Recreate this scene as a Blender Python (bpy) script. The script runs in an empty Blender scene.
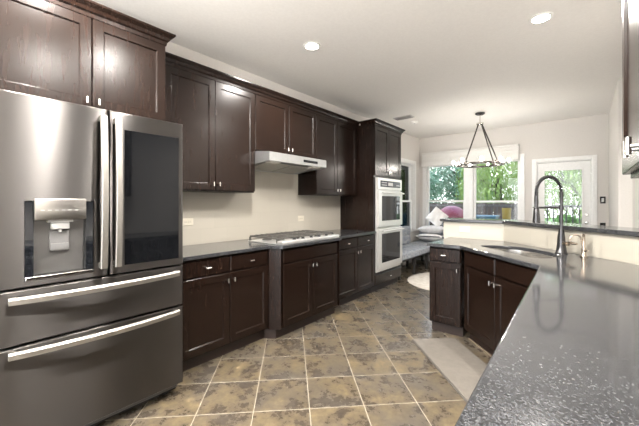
import bpy, bmesh, math, random
from mathutils import Vector, Matrix
random.seed(7)
SC = bpy.context.scene
COL = SC.collection
PI = math.pi

# ------------------------------------------------------------------ camera
cam_d = bpy.data.cameras.new('camera')
cam = bpy.data.objects.new('camera', cam_d); COL.objects.link(cam)
YAW = 39.92
cam.location = (2.97, 0.0, 1.324)
cam.rotation_euler = (math.radians(90), 0, math.radians(YAW))
cam_d.sensor_fit = 'HORIZONTAL'; cam_d.sensor_width = 36.0
cam_d.lens = 36.0 * 316.9 / 639.0
cam_d.shift_y = -10.0 / 639.0
cam_d.clip_start = 0.02
SC.camera = cam

# ------------------------------------------------------------------ world
world = bpy.data.worlds.new('world'); SC.world = world; world.use_nodes = True
wn = world.node_tree; wn.nodes.clear()
w_out = wn.nodes.new('ShaderNodeOutputWorld'); w_bg = wn.nodes.new('ShaderNodeBackground')
w_tc = wn.nodes.new('ShaderNodeTexCoord'); w_sep = wn.nodes.new('ShaderNodeSeparateXYZ'); w_ramp = wn.nodes.new('ShaderNodeValToRGB')
wn.links.new(w_tc.outputs['Generated'], w_sep.inputs[0]); wn.links.new(w_sep.outputs['Z'], w_ramp.inputs[0])
w_ramp.color_ramp.elements[0].color = (0.96, 0.98, 1.0, 1); w_ramp.color_ramp.elements[0].position = 0.05
w_ramp.color_ramp.elements[1].color = (0.50, 0.68, 1.0, 1); w_ramp.color_ramp.elements[1].position = 0.9
wn.links.new(w_ramp.outputs[0], w_bg.inputs[0]); wn.links.new(w_bg.outputs[0], w_out.inputs[0])
w_bg.inputs[1].default_value = 3.2

sun_d = bpy.data.lights.new('sun', 'SUN'); sun_d.energy = 1.6; sun_d.angle = 0.02; sun_d.color = (1, .95, .86)
sun = bpy.data.objects.new('sun', sun_d); COL.objects.link(sun); sun.rotation_euler = (math.radians(38), 0, math.radians(-20))

def area(name, loc, target, size, sizey, power, color):
    d = bpy.data.lights.new(name, 'AREA'); d.shape = 'RECTANGLE'; d.size = size; d.size_y = sizey; d.energy = power; d.color = color
    o = bpy.data.objects.new(name, d); COL.objects.link(o); o.location = loc
    o.rotation_euler = (Vector(target) - Vector(loc)).to_track_quat('-Z', 'Y').to_euler(); return o
area('ceiling_fill_light', (2.1, -1.0, 1.9), (2.1, -.95, 2.83), .9, .9, 205, (1, .96, .91))  # added fill aimed up behind the camera to brighten the ceiling, no real fixture
area('rear_fill_light', (2.0, -3.1, 1.4), (1.9, 4, 1.7), 3.2, 2.4, 22, (1, .97, .93))  # added soft fill from the open rear end, no window modelled there
CAN_POWER = 36.0          # each recessed ceiling lamp
BULB = 140.0                # chandelier bulbs, emission strength
SC.view_settings.view_transform = 'Standard'; SC.view_settings.look = 'None'
SC.view_settings.gamma = 1.0; SC.view_settings.use_curve_mapping = False
SC.view_settings.exposure = 0.85
SC.cycles.use_denoising = True
SC.cycles.max_bounces = 10; SC.cycles.diffuse_bounces = 6; SC.cycles.glossy_bounces = 5
SC.cycles.transparent_max_bounces = 12
SC.cycles.sample_clamp_indirect = 6.0
SC.cycles.caustics_reflective = False; SC.cycles.caustics_refractive = False

# ------------------------------------------------------------------ materials
def new_mat(name):
    m = bpy.data.materials.new(name); m.use_nodes = True
    nt = m.node_tree; b = nt.nodes['Principled BSDF']
    return m, nt, b
def setp(b, **k):
    names = dict(color='Base Color', rough='Roughness', metal='Metallic', spec='Specular IOR Level', coat='Coat Weight',
                 coat_rough='Coat Roughness', aniso='Anisotropic', aniso_rot='Anisotropic Rotation', emit='Emission Color',
                 emit_s='Emission Strength', sheen='Sheen Weight', ior='IOR', sub='Subsurface Weight')
    for a, v in k.items():
        if isinstance(v, tuple) and len(v) == 3: v = (*v, 1)
        b.inputs[names[a]].default_value = v
def noise_mat(name, c1, c2, scale=8.0, stretch=(1, 1, 1), rough=.5, detail=4.0, bump=0.0, bump_scale=None, p0=.35, p1=.65, rnd=False, **k):
    """two-tone procedural noise colour in object space"""
    m, nt, b = new_mat(name); N = nt.nodes.new; L = nt.links.new
    tc = N('ShaderNodeTexCoord'); mp = N('ShaderNodeMapping'); mp.inputs['Scale'].default_value = stretch
    L(tc.outputs['Object'], mp.inputs['Vector'])
    if rnd:
        oi = N('ShaderNodeObjectInfo'); vm = N('ShaderNodeVectorMath'); vm.operation = 'SCALE'; vm.inputs[0].default_value = (13, 7, 5)
        L(oi.outputs['Random'], vm.inputs['Scale']); L(vm.outputs[0], mp.inputs['Location'])
    nz = N('ShaderNodeTexNoise'); nz.inputs['Scale'].default_value = scale; nz.inputs['Detail'].default_value = detail
    L(mp.outputs[0], nz.inputs['Vector'])
    rp = N('ShaderNodeValToRGB'); e = rp.color_ramp.elements
    e[0].position = p0; e[0].color = (*c1, 1); e[1].position = p1; e[1].color = (*c2, 1)
    L(nz.outputs['Fac'], rp.inputs[0]); L(rp.outputs[0], b.inputs['Base Color'])
    if bump:
        bp = N('ShaderNodeBump'); bp.inputs['Strength'].default_value = bump; bp.inputs['Distance'].default_value = .002
        src = nz
        if bump_scale:
            src = N('ShaderNodeTexNoise'); src.inputs['Scale'].default_value = bump_scale; L(mp.outputs[0], src.inputs['Vector'])
        L(src.outputs['Fac'], bp.inputs['Height']); L(bp.outputs[0], b.inputs['Normal'])
    setp(b, rough=rough, **k)
    return m
def flat(name, c, rough=.5, **k):
    """near-uniform procedural surface: a faint fine noise on the colour"""
    c2 = tuple(min(1, x * 1.05 + .002) for x in c)
    return noise_mat(name, c, c2, scale=30, rough=rough, **k)

WOOD = noise_mat('espresso_stained_maple', (.0072, .0040, .0029), (.0145, .0074, .0050), scale=9, stretch=(4.0, 4.0, .5), rough=.25, detail=4,
                 bump=.02, bump_scale=60, p0=.2, p1=.85, rnd=True, spec=.25)
WOOD_IN = flat('toe_kick_wood', (.02, .011, .008), .5)  # even brown wood for the toe kicks
STEEL_HANDLE = flat('brushed_nickel', (.72, .70, .66), .24, metal=1.0)
FR_HANDLE = flat('fridge_handle_steel', (.34, .325, .30), .45, metal=1.0)
KNOB = flat('satin_nickel_knob', (.80, .78, .74), .22, metal=1.0)
def steel_mat(name, c, rough, aniso):
    m, nt, b = new_mat(name); N = nt.nodes.new; L = nt.links.new
    tc = N('ShaderNodeTexCoord'); mp = N('ShaderNodeMapping'); mp.inputs['Scale'].default_value = (1.5, 1.5, 220)
    nz = N('ShaderNodeTexNoise'); nz.inputs['Scale'].default_value = 3; nz.inputs['Detail'].default_value = 3
    L(tc.outputs['Object'], mp.inputs[0]); L(mp.outputs[0], nz.inputs['Vector'])
    mr = N('ShaderNodeMapRange'); mr.inputs['To Min'].default_value = rough * .85; mr.inputs['To Max'].default_value = rough * 1.15
    L(nz.outputs['Fac'], mr.inputs['Value']); L(mr.outputs[0], b.inputs['Roughness'])
    tg = N('ShaderNodeTangent'); tg.direction_type = 'RADIAL'; tg.axis = 'Z'; L(tg.outputs[0], b.inputs['Tangent'])
    setp(b, color=c, metal=1.0, aniso=aniso, aniso_rot=0.25)
    return m
STEEL = steel_mat('brushed_stainless_dark', (.105, .099, .096), .30, 1.0)
STEEL_L = steel_mat('brushed_stainless_bright', (.80, .79, .77), .28, .4)
STEEL_O = flat('oven_stainless', (.66, .655, .635), .32, metal=.6)
STEEL_H = flat('hood_stainless', (.50, .51, .51), .30, metal=.8)
STEEL_P = flat('polished_stainless', (.74, .73, .71), .16, metal=1.0)
GLOSS_BLACK = flat('black_glass', (.006, .007, .009), .03, spec=.6)
BLACK = flat('matte_black', (.012, .012, .013), .45)
IRON = flat('cast_iron', (.06, .057, .052), .3)
BRONZE = flat('dark_gunmetal', (.075, .075, .078), .26, metal=.85)
BRASS = flat('warm_nickel', (.55, .47, .39), .22, metal=1.0)
WHITE_PL = flat('white_plastic', (.80, .79, .76), .35)
CREAM_PL = flat('ivory_plastic', (.60, .56, .47), .4)
GREY_PL = flat('grey_plastic', (.42, .42, .42), .35)
PAINT_TRIM = flat('white_trim_paint', (.80, .80, .79), .38)
WALL = noise_mat('greige_wall_paint', (.63, .605, .575), (.66, .635, .605), scale=60, rough=.85, bump=.12, bump_scale=160)
CEIL = noise_mat('ceiling_paint', (.78, .76, .73), (.81, .79, .76), scale=50, rough=.92, bump=.15, bump_scale=140)
MAT_G = noise_mat('mat_vinyl', (.145, .130, .112), (.17, .153, .132), scale=25, rough=.55, bump=.3, bump_scale=120)
MAT_EDGE = flat('mat_edge', (.09, .08, .07), .6)
RUG = noise_mat('cream_rug', (.58, .53, .46), (.70, .66, .60), scale=14, rough=.95, bump=.9, bump_scale=150)
BENCH_F = noise_mat('blue_grey_upholstery', (.22, .245, .29), (.42, .44, .47), scale=22, rough=.9, bump=.4, bump_scale=180)
BENCH_L = flat('dark_bench_wood', (.02, .018, .017), .5)
PILLOW_W = noise_mat('white_pillow_linen', (.74, .73, .72), (.84, .83, .82), scale=12, rough=.95, bump=.3, bump_scale=120)
PILLOW_G = noise_mat('pale_grey_pillow', (.60, .60, .62), (.72, .72, .74), scale=12, rough=.95, bump=.3, bump_scale=120)
PILLOW_B = flat('navy_band', (.03, .035, .06), .9)
FABRIC_V = noise_mat('white_valance_fabric', (.70, .69, .665), (.74, .73, .705), scale=40, stretch=(1, 1, 6), rough=.9)

def granite():
    m, nt, b = new_mat('speckled_charcoal_granite'); N = nt.nodes.new; L = nt.links.new
    tc = N('ShaderNodeTexCoord')
    n1 = N('ShaderNodeTexNoise'); n1.inputs['Scale'].default_value = 150; n1.inputs['Detail'].default_value = 3; n1.inputs['Roughness'].default_value = .6
    n2 = N('ShaderNodeTexNoise'); n2.inputs['Scale'].default_value = 22; n2.inputs['Detail'].default_value = 4
    v = N('ShaderNodeTexVoronoi'); v.inputs['Scale'].default_value = 260
    for n in (n1, n2, v): L(tc.outputs['Object'], n.inputs['Vector'])
    r1 = N('ShaderNodeValToRGB'); e = r1.color_ramp.elements
    e[0].position = .34; e[0].color = (.004, .0042, .005, 1); e[1].position = .66; e[1].color = (.058, .060, .065, 1)
    L(n1.outputs['Fac'], r1.inputs[0])
    mo = N('ShaderNodeMixRGB'); mo.blend_type = 'OVERLAY'; mo.inputs[0].default_value = .5; L(r1.outputs[0], mo.inputs[1]); L(n2.outputs['Fac'], mo.inputs[2])
    sp = N('ShaderNodeSeparateColor'); L(v.outputs['Color'], sp.inputs[0])
    r2 = N('ShaderNodeValToRGB'); e = r2.color_ramp.elements; e[0].position = .95; e[0].color = (0, 0, 0, 1); e[1].position = .99; e[1].color = (1, 1, 1, 1)
    L(sp.outputs[0], r2.inputs[0])
    mx = N('ShaderNodeMixRGB'); mx.inputs[2].default_value = (.085, .086, .088, 1); L(r2.outputs[0], mx.inputs[0]); L(mo.outputs[0], mx.inputs[1])
    L(mx.outputs[0], b.inputs['Base Color']); setp(b, rough=.12, ior=1.48, coat=.22, coat_rough=.06)
    return m
GRANITE = granite()

def tile_floor():
    m, nt, b = new_mat('mottled_slate_tile'); N = nt.nodes.new; L = nt.links.new
    tc = N('ShaderNodeTexCoord'); mp = N('ShaderNodeMapping')
    mp.inputs['Rotation'].default_value = (0, 0, -PI / 4); mp.inputs['Location'].default_value = (-2.2168, .063, 0)
    L(tc.outputs['Object'], mp.inputs[0])
    br = N('ShaderNodeTexBrick'); br.offset = 0; br.squash = 1
    br.inputs['Scale'].default_value = 1; br.inputs['Mortar Size'].default_value = .0034; br.inputs['Mortar Smooth'].default_value = .25
    br.inputs['Brick Width'].default_value = .3561; br.inputs['Row Height'].default_value = .3561; br.inputs['Bias'].default_value = 0
    br.inputs['Color1'].default_value = (0, 0, 0, 1); br.inputs['Color2'].default_value = (1, 1, 1, 1); br.inputs['Mortar'].default_value = (.5, .5, .5, 1)
    L(mp.outputs[0], br.inputs['Vector'])
    # each tile is shifted in the noise so that the mottling breaks at the joints
    ad = N('ShaderNodeVectorMath'); ad.operation = 'MULTIPLY_ADD'; ad.inputs[1].default_value = (9, 5, 3)
    L(br.outputs['Color'], ad.inputs[0]); L(tc.outputs['Object'], ad.inputs[2])
    n1 = N('ShaderNodeTexNoise'); n1.inputs['Scale'].default_value = 7.0; n1.inputs['Detail'].default_value = 10; n1.inputs['Roughness'].default_value = .70
    n2 = N('ShaderNodeTexNoise'); n2.inputs['Scale'].default_value = 2.6; n2.inputs['Detail'].default_value = 3
    n3 = N('ShaderNodeTexNoise'); n3.inputs['Scale'].default_value = 34; n3.inputs['Detail'].default_value = 4
    for n in (n1, n2, n3): L(ad.outputs[0], n.inputs['Vector'])
    r1 = N('ShaderNodeValToRGB'); cr = r1.color_ramp
    cr.elements[0].position = .36; cr.elements[0].color = (.050, .040, .031, 1)
    cr.elements[1].position = .66; cr.elements[1].color = (.165, .127, .073, 1)
    q = cr.elements.new(.47); q.color = (.072, .057, .040, 1)
    q = cr.elements.new(.53); q.color = (.110, .086, .053, 1)
    L(n1.outputs['Fac'], r1.inputs[0])
    r2 = N('ShaderNodeValToRGB'); e = r2.color_ramp.elements
    e[0].position = .40; e[0].color = (.0, .0, .0, 1); e[1].position = .64; e[1].color = (.75, .75, .75, 1); L(n2.outputs['Fac'], r2.inputs[0])
    mx = N('ShaderNodeMixRGB'); mx.inputs[2].default_value = (.074, .065, .055, 1); L(r2.outputs[0], mx.inputs[0]); L(r1.outputs[0], mx.inputs[1])
    mf = N('ShaderNodeMixRGB'); mf.blend_type = 'OVERLAY'; mf.inputs[0].default_value = .45; L(mx.outputs[0], mf.inputs[1]); L(n3.outputs['Fac'], mf.inputs[2])
    mg = N('ShaderNodeMixRGB'); mg.inputs[2].default_value = (.30, .265, .21, 1)
    L(br.outputs['Fac'], mg.inputs[0]); L(mf.outputs[0], mg.inputs[1]); L(mg.outputs[0], b.inputs['Base Color'])
    rr = N('ShaderNodeMapRange'); rr.inputs['To Min'].default_value = .2; rr.inputs['To Max'].default_value = .36
    L(n1.outputs['Fac'], rr.inputs['Value']); L(rr.outputs[0], b.inputs['Roughness'])
    hs = N('ShaderNodeMath'); hs.operation = 'MULTIPLY_ADD'; hs.inputs[1].default_value = -1.0; L(br.outputs['Fac'], hs.inputs[0])
    hm = N('ShaderNodeMath'); hm.operation = 'MULTIPLY'; hm.inputs[1].default_value = .5; L(n1.outputs['Fac'], hm.inputs[0]); L(hm.outputs[0], hs.inputs[2])
    bp = N('ShaderNodeBump'); bp.inputs['Strength'].default_value = .5; bp.inputs['Distance'].default_value = .003
    L(hs.outputs[0], bp.inputs['Height']); L(bp.outputs[0], b.inputs['Normal'])
    setp(b, spec=.5)
    return m
TILE = tile_floor()

def splash_tile(name, rot=0.0, c=(.46, .43, .37), g=(.42, .395, .34), w=.305, h=.152):
    m, nt, b = new_mat(name); N = nt.nodes.new; L = nt.links.new
    tc = N('ShaderNodeTexCoord'); sx = N('ShaderNodeSeparateXYZ'); cb = N('ShaderNodeCombineXYZ')
    mp = N('ShaderNodeMapping'); mp.inputs['Rotation'].default_value = (0, 0, rot)
    L(tc.outputs['Object'], mp.inputs[0]); L(mp.outputs[0], sx.inputs[0]); L(sx.outputs['X'], cb.inputs['X']); L(sx.outputs['Z'], cb.inputs['Y'])
    br = N('ShaderNodeTexBrick'); br.offset = .5
    br.inputs['Scale'].default_value = 1; br.inputs['Mortar Size'].default_value = .0018; br.inputs['Brick Width'].default_value = w; br.inputs['Row Height'].default_value = h
    br.inputs['Color1'].default_value = (*c, 1); br.inputs['Color2'].default_value = (*[x * .965 for x in c], 1); br.inputs['Mortar'].default_value = (*g, 1)
    L(cb.outputs[0], br.inputs['Vector']); L(br.outputs['Color'], b.inputs['Base Color'])
    setp(b, rough=.34, spec=.5)
    return m
SPLASH = splash_tile('cream_wall_tile', -PI / 2)
SPLASH_P = splash_tile('cream_bar_tile', 0, c=(.45, .42, .355), g=(.41, .385, .33))
SPLASH_D = splash_tile('cream_bar_tile_angled', PI / 4, c=(.45, .42, .355), g=(.41, .385, .33))

def glass_mat(name, tint=(1, 1, 1), refl=1.0):
    m = bpy.data.materials.new(name); m.use_nodes = True; nt = m.node_tree; nt.nodes.clear(); N = nt.nodes.new; L = nt.links.new
    o = N('ShaderNodeOutputMaterial'); mx = N('ShaderNodeMixShader'); t = N('ShaderNodeBsdfTransparent'); g = N('ShaderNodeBsdfGlossy'); fr = N('ShaderNodeFresnel')
    fr.inputs['IOR'].default_value = 1.45; g.inputs['Roughness'].default_value = .02; t.inputs['Color'].default_value = (*tint, 1)
    mu = N('ShaderNodeMath'); mu.operation = 'MULTIPLY'; mu.inputs[1].default_value = refl; L(fr.outputs[0], mu.inputs[0])
    L(mu.outputs[0], mx.inputs[0]); L(t.outputs[0], mx.inputs[1]); L(g.outputs[0], mx.inputs[2]); L(mx.outputs[0], o.inputs[0])
    return m
PANE = glass_mat('clear_window_glass', (.97, .985, .975))
BULB_GLASS = glass_mat('clear_bulb_glass', (.95, .95, .95))
def emit_mat(name, c, s):
    m, nt, b = new_mat(name); setp(b, color=c, emit=c, emit_s=s, rough=.4); return m
LAMP_LENS = emit_mat('lit_lamp_lens', (1, .95, .88), 30.0)
BULB_LIT = emit_mat('lit_filament', (1, .94, .86), BULB)
HOOD_LENS = flat('hood_lamp_lens', (.85, .83, .78), .2)

# ------------------------------------------------------------------ mesh builder
class MB:
    def __init__(s): s.v = []; s.f = []; s.sm = []
    def add(s, verts, faces, smooth=False, M=None):
        n = len(s.v)
        s.v += [tuple(M @ Vector(p)) if M else tuple(p) for p in verts]
        s.f += [tuple(i + n for i in f) for f in faces]; s.sm += [smooth] * len(faces)
        return s
    def box(s, x0, x1, y0, y1, z0, z1, bev=0.0, seg=1, M=None):
        if bev <= 0:
            v = [(x0, y0, z0), (x1, y0, z0), (x1, y1, z0), (x0, y1, z0), (x0, y0, z1), (x1, y0, z1), (x1, y1, z1), (x0, y1, z1)]
            f = [(0, 3, 2, 1), (4, 5, 6, 7), (0, 1, 5, 4), (1, 2, 6, 5), (2, 3, 7, 6), (3, 0, 4, 7)]
            return s.add(v, f, False, M)
        bm = bmesh.new(); bmesh.ops.create_cube(bm, size=1)
        for q in bm.verts: q.co = Vector(((x0 + x1) / 2 + q.co.x * (x1 - x0), (y0 + y1) / 2 + q.co.y * (y1 - y0), (z0 + z1) / 2 + q.co.z * (z1 - z0)))
        bmesh.ops.bevel(bm, geom=bm.edges[:], offset=bev, segments=seg, profile=.5, affect='EDGES')
        return s.bm(bm, seg > 1, M)
    def bm(s, bm, smooth=False, M=None):
        bm.verts.index_update()
        s.add([q.co[:] for q in bm.verts], [[q.index for q in f.verts] for f in bm.faces], smooth, M); bm.free(); return s
    def prism(s, poly, z0, z1, M=None, bev=0.0, seg=2, rim_only=False):
        bm = bmesh.new(); vs = [bm.verts.new((x, y, z0)) for x, y in poly]; f = bm.faces.new(vs)
        r = bmesh.ops.extrude_face_region(bm, geom=[f]); bmesh.ops.translate(bm, vec=(0, 0, z1 - z0), verts=[g for g in r['geom'] if isinstance(g, bmesh.types.BMVert)])
        bmesh.ops.recalc_face_normals(bm, faces=bm.faces[:])
        if bev: bmesh.ops.bevel(bm, geom=[e for e in bm.edges if abs(e.verts[0].co.z - e.verts[1].co.z) < 1e-6], offset=bev, segments=seg, profile=.5, affect='EDGES')
        return s.bm(bm, False, M)
    def ring(s, rings, cap0=True, cap1=True, smooth=False, M=None, closed=True):
        k = len(rings[0]); v = [p for r in rings for p in r]; f = []
        for i in range(len(rings) - 1):
            for j in range(k if closed else k - 1):
                a, b = i * k + j, i * k + (j + 1) % k; f.append((a, b, b + k, a + k))
        if cap0: f.append(tuple(range(k))[::-1])
        if cap1: f.append(tuple((len(rings) - 1) * k + j for j in range(k)))
        return s.add(v, f, smooth, M)
    def lathe(s, prof, c=(0, 0, 0), n=20, M=None, smooth=True, cap=True):
        rings = [[(c[0] + r * math.cos(2 * PI * j / n), c[1] + r * math.sin(2 * PI * j / n), c[2] + z) for j in range(n)] for r, z in prof]
        return s.ring(rings, cap, cap, smooth, M)
    def cyl(s, p, q, r, r2=None, n=14, M=None, smooth=True):
        return s.tube([p, q], r, n, radii=[r, r if r2 is None else r2], M=M, smooth=smooth)
    def tube(s, path, r, n=10, radii=None, closed=False, M=None, smooth=True):
        P = [Vector(p) for p in path]; rings = []; m = len(P); up = None
        for i in range(m):
            if closed: t = P[(i + 1) % m] - P[i - 1]
            else: t = P[min(i + 1, m - 1)] - P[max(i - 1, 0)]
            t.normalize()
            if up is None: up = Vector((0, 0, 1)) if abs(t.z) < .9 else Vector((1, 0, 0))
            a = up - t * up.dot(t); a.normalize(); up = a; b = t.cross(a)
            rr = radii[i] if radii else r
            rings.append([tuple(P[i] + a * rr * math.cos(2 * PI * j / n) + b * rr * math.sin(2 * PI * j / n)) for j in range(n)])
        if closed: rings.append(rings[0]); return s.ring(rings, False, False, smooth, M)
        return s.ring(rings, True, True, smooth, M)
    def sweep(s, path, w, h, M=None, bev=.15):
        """bar of rectangular section (w sideways in x/z plane of local, h along local y) along path"""
        P = [Vector(p) for p in path]; rings = []; m = len(P)
        for i in range(m):
            t = P[min(i + 1, m - 1)] - P[max(i - 1, 0)]; t.normalize()
            side = t.cross(Vector((0, 1, 0))); side.normalize(); nrm = side.cross(t)
            c = bev * min(w, h); r = []
            for sx, sy in ((-1, -1), (1, -1), (1, 1), (-1, 1)):
                pts = [(sx * (w / 2 - c), sy * h / 2), (sx * w / 2, sy * (h / 2 - c))]
                if (sx * sy) < 0: pts = pts
                else: pts = pts[::-1]
                for a, b in pts: r.append(tuple(P[i] + side * a + nrm * b))
            rings.append(r)
        return s.ring(rings, True, True, False, M)
    def build(s, name, mat, parent=None, sharp=True):
        me = bpy.data.meshes.new(name); me.from_pydata(s.v, [], s.f)
        bm = bmesh.new(); bm.from_mesh(me); bmesh.ops.recalc_face_normals(bm, faces=bm.faces[:]); bm.to_mesh(me); bm.free()
        me.polygons.foreach_set('use_smooth', s.sm)
        if any(s.sm): me.set_sharp_from_angle(angle=math.radians(40))
        me.materials.append(mat); me.update()
        o = bpy.data.objects.new(name, me); COL.objects.link(o)
        if parent: o.parent = parent
        return o

def tag(o, label, cat, group=None, kind=None):
    o['label'] = label; o['category'] = cat
    if group: o['group'] = group
    if kind: o['kind'] = kind
    return o
def thing(name, label, cat, loc=(0, 0, 0), rz=0.0, group=None):
    o = bpy.data.objects.new(name, None); COL.objects.link(o); o.empty_display_size = .1
    o.location = loc; o.rotation_euler = (0, 0, rz)
    return tag(o, label, cat, group)
def struct(o, label=None, cat=None):
    o['kind'] = 'structure'
    if label: o['label'] = label; o['category'] = cat
    return o

def rect(x0, x1, z0, z1, y): return [(x0, y, z0), (x1, y, z0), (x1, y, z1), (x0, y, z1)]
def slab_ring(mb, x0, x1, z0, z1, stages, M=None, cap1=True):
    """front-facing (-y) rectangular loft; stages = [(inset, y), ...] from the back edge to the front centre"""
    return mb.ring([rect(x0 + i, x1 - i, z0 + i, z1 - i, y) for i, y in stages], True, cap1, False, M)

# ------------------------------------------------------------------ room shell
X1, X2 = 3.405, 3.28            # kitchen right wall, nook right wall
YB, YR, ZC = 7.2, -3.2, 2.83    # nook end wall, rear limit (open), ceiling
T = .14
struct(MB().box(-.4, 4.2, YR, YB + T, -.12, 0).build('floor', TILE), 'brown and tan slate look floor tile laid diagonally', 'floor')
struct(MB().box(-.4, 4.2, YR, YB + T, ZC, ZC + .12).build('ceiling', CEIL), 'off white painted ceiling over kitchen and nook', 'ceiling')

def wall_with_holes(axis, a0, a1, c0, c1, holes, z0=0, z1=ZC):
    """axis 'x': wall runs along x between y=c0..c1; holes = [(lo, hi, zlo, zhi)]"""
    mb = MB()
    def b(l, h, zl, zh):
        if h - l < 1e-4 or zh - zl < 1e-4: return
        if axis == 'x': mb.box(l, h, c0, c1, zl, zh)
        else: mb.box(c0, c1, l, h, zl, zh)
    p = a0
    for l, h, zl, zh in sorted(holes):
        b(p, l, z0, z1); b(l, h, z0, zl); b(l, h, zh, z1); p = h
    b(p, a1, z0, z1)
    return mb
LW = (5.98, 6.90, .72, 2.20)              # left wall window opening (y, z)
W1 = (.155, 1.005, .72, 2.20); W2 = (1.155, 2.01, .72, 2.20); DR = (2.27, 3.07, 0.0, 2.085)
struct(wall_with_holes('y', YR, YB, -T, 0, [LW]).build('wall_left', WALL), 'pale greige wall behind the cabinets and the left nook window', 'wall')
struct(wall_with_holes('x', -T, 4.2, YB, YB + T, [W1, W2, DR]).build('wall_back', WALL), 'pale greige end wall of the breakfast nook', 'wall')
struct(MB().box(X1, X1 + .2, YR, 5.25, 0, ZC).build('wall_right', WALL), 'pale right kitchen wall behind the frame edge cabinet', 'wall')
struct(MB().box(X2, X2 + .3, 5.25, YB, 0, ZC, .012, 3).build('wall_right', WALL), 'pale right nook wall standing forward beside the patio door', 'wall')

def window(n, label, loc, rz, w, z0, z1, rail):
    """double-hung window; local x along the wall, local -y into the room, y=0 at the wall face"""
    r = thing(f'window_{n}', label, 'window', loc, rz); struct(r)
    c = .075
    mb = MB(); mb.box(-c, 0, -.018, 0, z0 - .02, z1 + c, .004).box(w, w + c, -.018, 0, z0 - .02, z1 + c, .004).box(0, w, -.018, 0, z1, z1 + c, .004)
    mb.box(0, .012, 0, T, z0, z1).box(w - .012, w, 0, T, z0, z1).box(.012, w - .012, 0, T, z1 - .012, z1)
    mb.build('casing', PAINT_TRIM, r)
    MB().box(-c - .02, w + c + .02, -.05, .06, z0 - .03, z0, .006).build('sill', PAINT_TRIM, r)
    for nm, (a, b, y) in (('lower_sash', (z0, rail + .02, .055)), ('upper_sash', (rail - .02, z1 - .012, .085))):
        s_ = .038; m = MB()
        m.box(.012, .012 + s_, y, y + .03, a, b).box(w - .012 - s_, w - .012, y, y + .03, a, b)
        m.box(.012 + s_, w - .012 - s_, y, y + .03, a, a + .04).box(.012 + s_, w - .012 - s_, y, y + .03, b - .04, b)
        so = m.build(nm, PAINT_TRIM, r)
        MB().box(.012 + s_, w - .012 - s_, y + .012, y + .018, a + .04, b - .04).build('pane', PANE, so)
    return r
window(1, 'narrow white double hung window on left wall beyond the ovens', (0, LW[0], 0), PI / 2, LW[1] - LW[0], LW[2], LW[3], 1.365)
window(2, 'left of two white end wall windows above the white pillows', (W1[0], YB, 0), 0, W1[1] - W1[0], W1[2], W1[3], 1.365)
window(3, 'right of two white end wall windows beside the glazed door', (W2[0], YB, 0), 0, W2[1] - W2[0], W2[2], W2[3], 1.355)

def patio_door():
    r = thing('door_1', 'white glazed patio door in the nook end wall', 'door', (DR[0], YB, 0)); struct(r)
    w, h = DR[1] - DR[0], DR[3]
    MB().box(-.065, 0, -.02, 0, 0, h + .065, .004).box(w, w + .065, -.02, 0, 0, h + .065, .004).box(0, w, -.02, 0, h, h + .065, .004) \
        .box(0, .015, 0, T, 0, h).box(w - .015, w, 0, T, 0, h).box(.015, w - .015, 0, T, h - .015, h).build('casing', PAINT_TRIM, r)
    x0, x1, z0, z1 = .018, w - .018, .01, h - .02; gx0, gx1, gz0, gz1 = .125, w - .135, .24, 1.915
    mb = MB()
    for a, b, c, d in ((x0, gx0, z0, z1), (gx1, x1, z0, z1), (gx0, gx1, z0, gz0), (gx0, gx1, gz1, z1)): mb.box(a, b, .03, .075, c, d)
    fr = .02
    for a, b, c, d in ((gx0 - fr, gx0 + .004, gz0 - fr, gz1 + fr), (gx1 - .004, gx1 + fr, gz0 - fr, gz1 + fr), (gx0, gx1, gz0 - fr, gz0 + .004), (gx0, gx1, gz1 - .004, gz1 + fr)):
        mb.box(a, b, .022, .03, c, d, .002)
    leaf = mb.build('door_leaf', PAINT_TRIM, r)
    MB().box(gx0, gx1, .048, .056, gz0, gz1).build('pane', PANE, leaf)
    m = MB(); m.lathe([(.0, 0), (.030, 0), (.030, .008), (.012, .012), (.012, .035), (.026, .045), (.028, .060), (.020, .070), (0, .072)], n=18,
                      M=Matrix.Translation((w - .075, .03, .98)) @ Matrix.Rotation(PI / 2, 4, 'X')); m.build('door_knob', STEEL_HANDLE, leaf)
    m = MB(); m.lathe([(0, 0), (.028, 0), (.028, .010), (.020, .018), (0, .018)], n=18, M=Matrix.Translation((w - .075, .03, 1.12)) @ Matrix.Rotation(PI / 2, 4, 'X'))
    m.box(w - .079, w - .071, -.005, .014, 1.105, 1.135, .002); m.build('deadbolt', STEEL_HANDLE, leaf)
patio_door()
# baseboards
struct(MB().box(0, .014, 4.94, YB, 0, .11, .003).build('baseboard_left', PAINT_TRIM), 'white baseboard along the left nook wall', 'baseboard')
struct(MB().box(.015, DR[0] - .066, YB - .014, YB, 0, .11, .003).box(DR[1] + .066, X2, YB - .014, YB, 0, .11, .003).build('baseboard_back', PAINT_TRIM), 'white baseboard along the nook end wall', 'baseboard')

# white valance over the two windows
va = thing('window_valance', 'white fabric valance across the top of both end wall windows', 'valance', (.10, YB, 2.15))
MB().box(0, 1.90, -.115, -.02, .27, .31, .004).build('head_board', FABRIC_V, va)
mb = MB()
for k, (a, b) in enumerate(((.0, .10), (.095, .185), (.18, .27))): mb.box(0, 1.90, -.115 + .012 * k - .006 * (k == 0), -.095 + .012 * k, a, b, .006, 2)
mb.box(0, .012, -.09, -.02, 0, .29).box(1.888, 1.90, -.09, -.02, 0, .29)
mb.build('folded_cloth', FABRIC_V, va)

# tile splash on the left wall
struct(MB().box(0, .012, 1.10, 4.05, .914, 1.90).build('wall_backsplash', SPLASH), 'cream tile splash between worktop and wall cabinets', 'backsplash')

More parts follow.
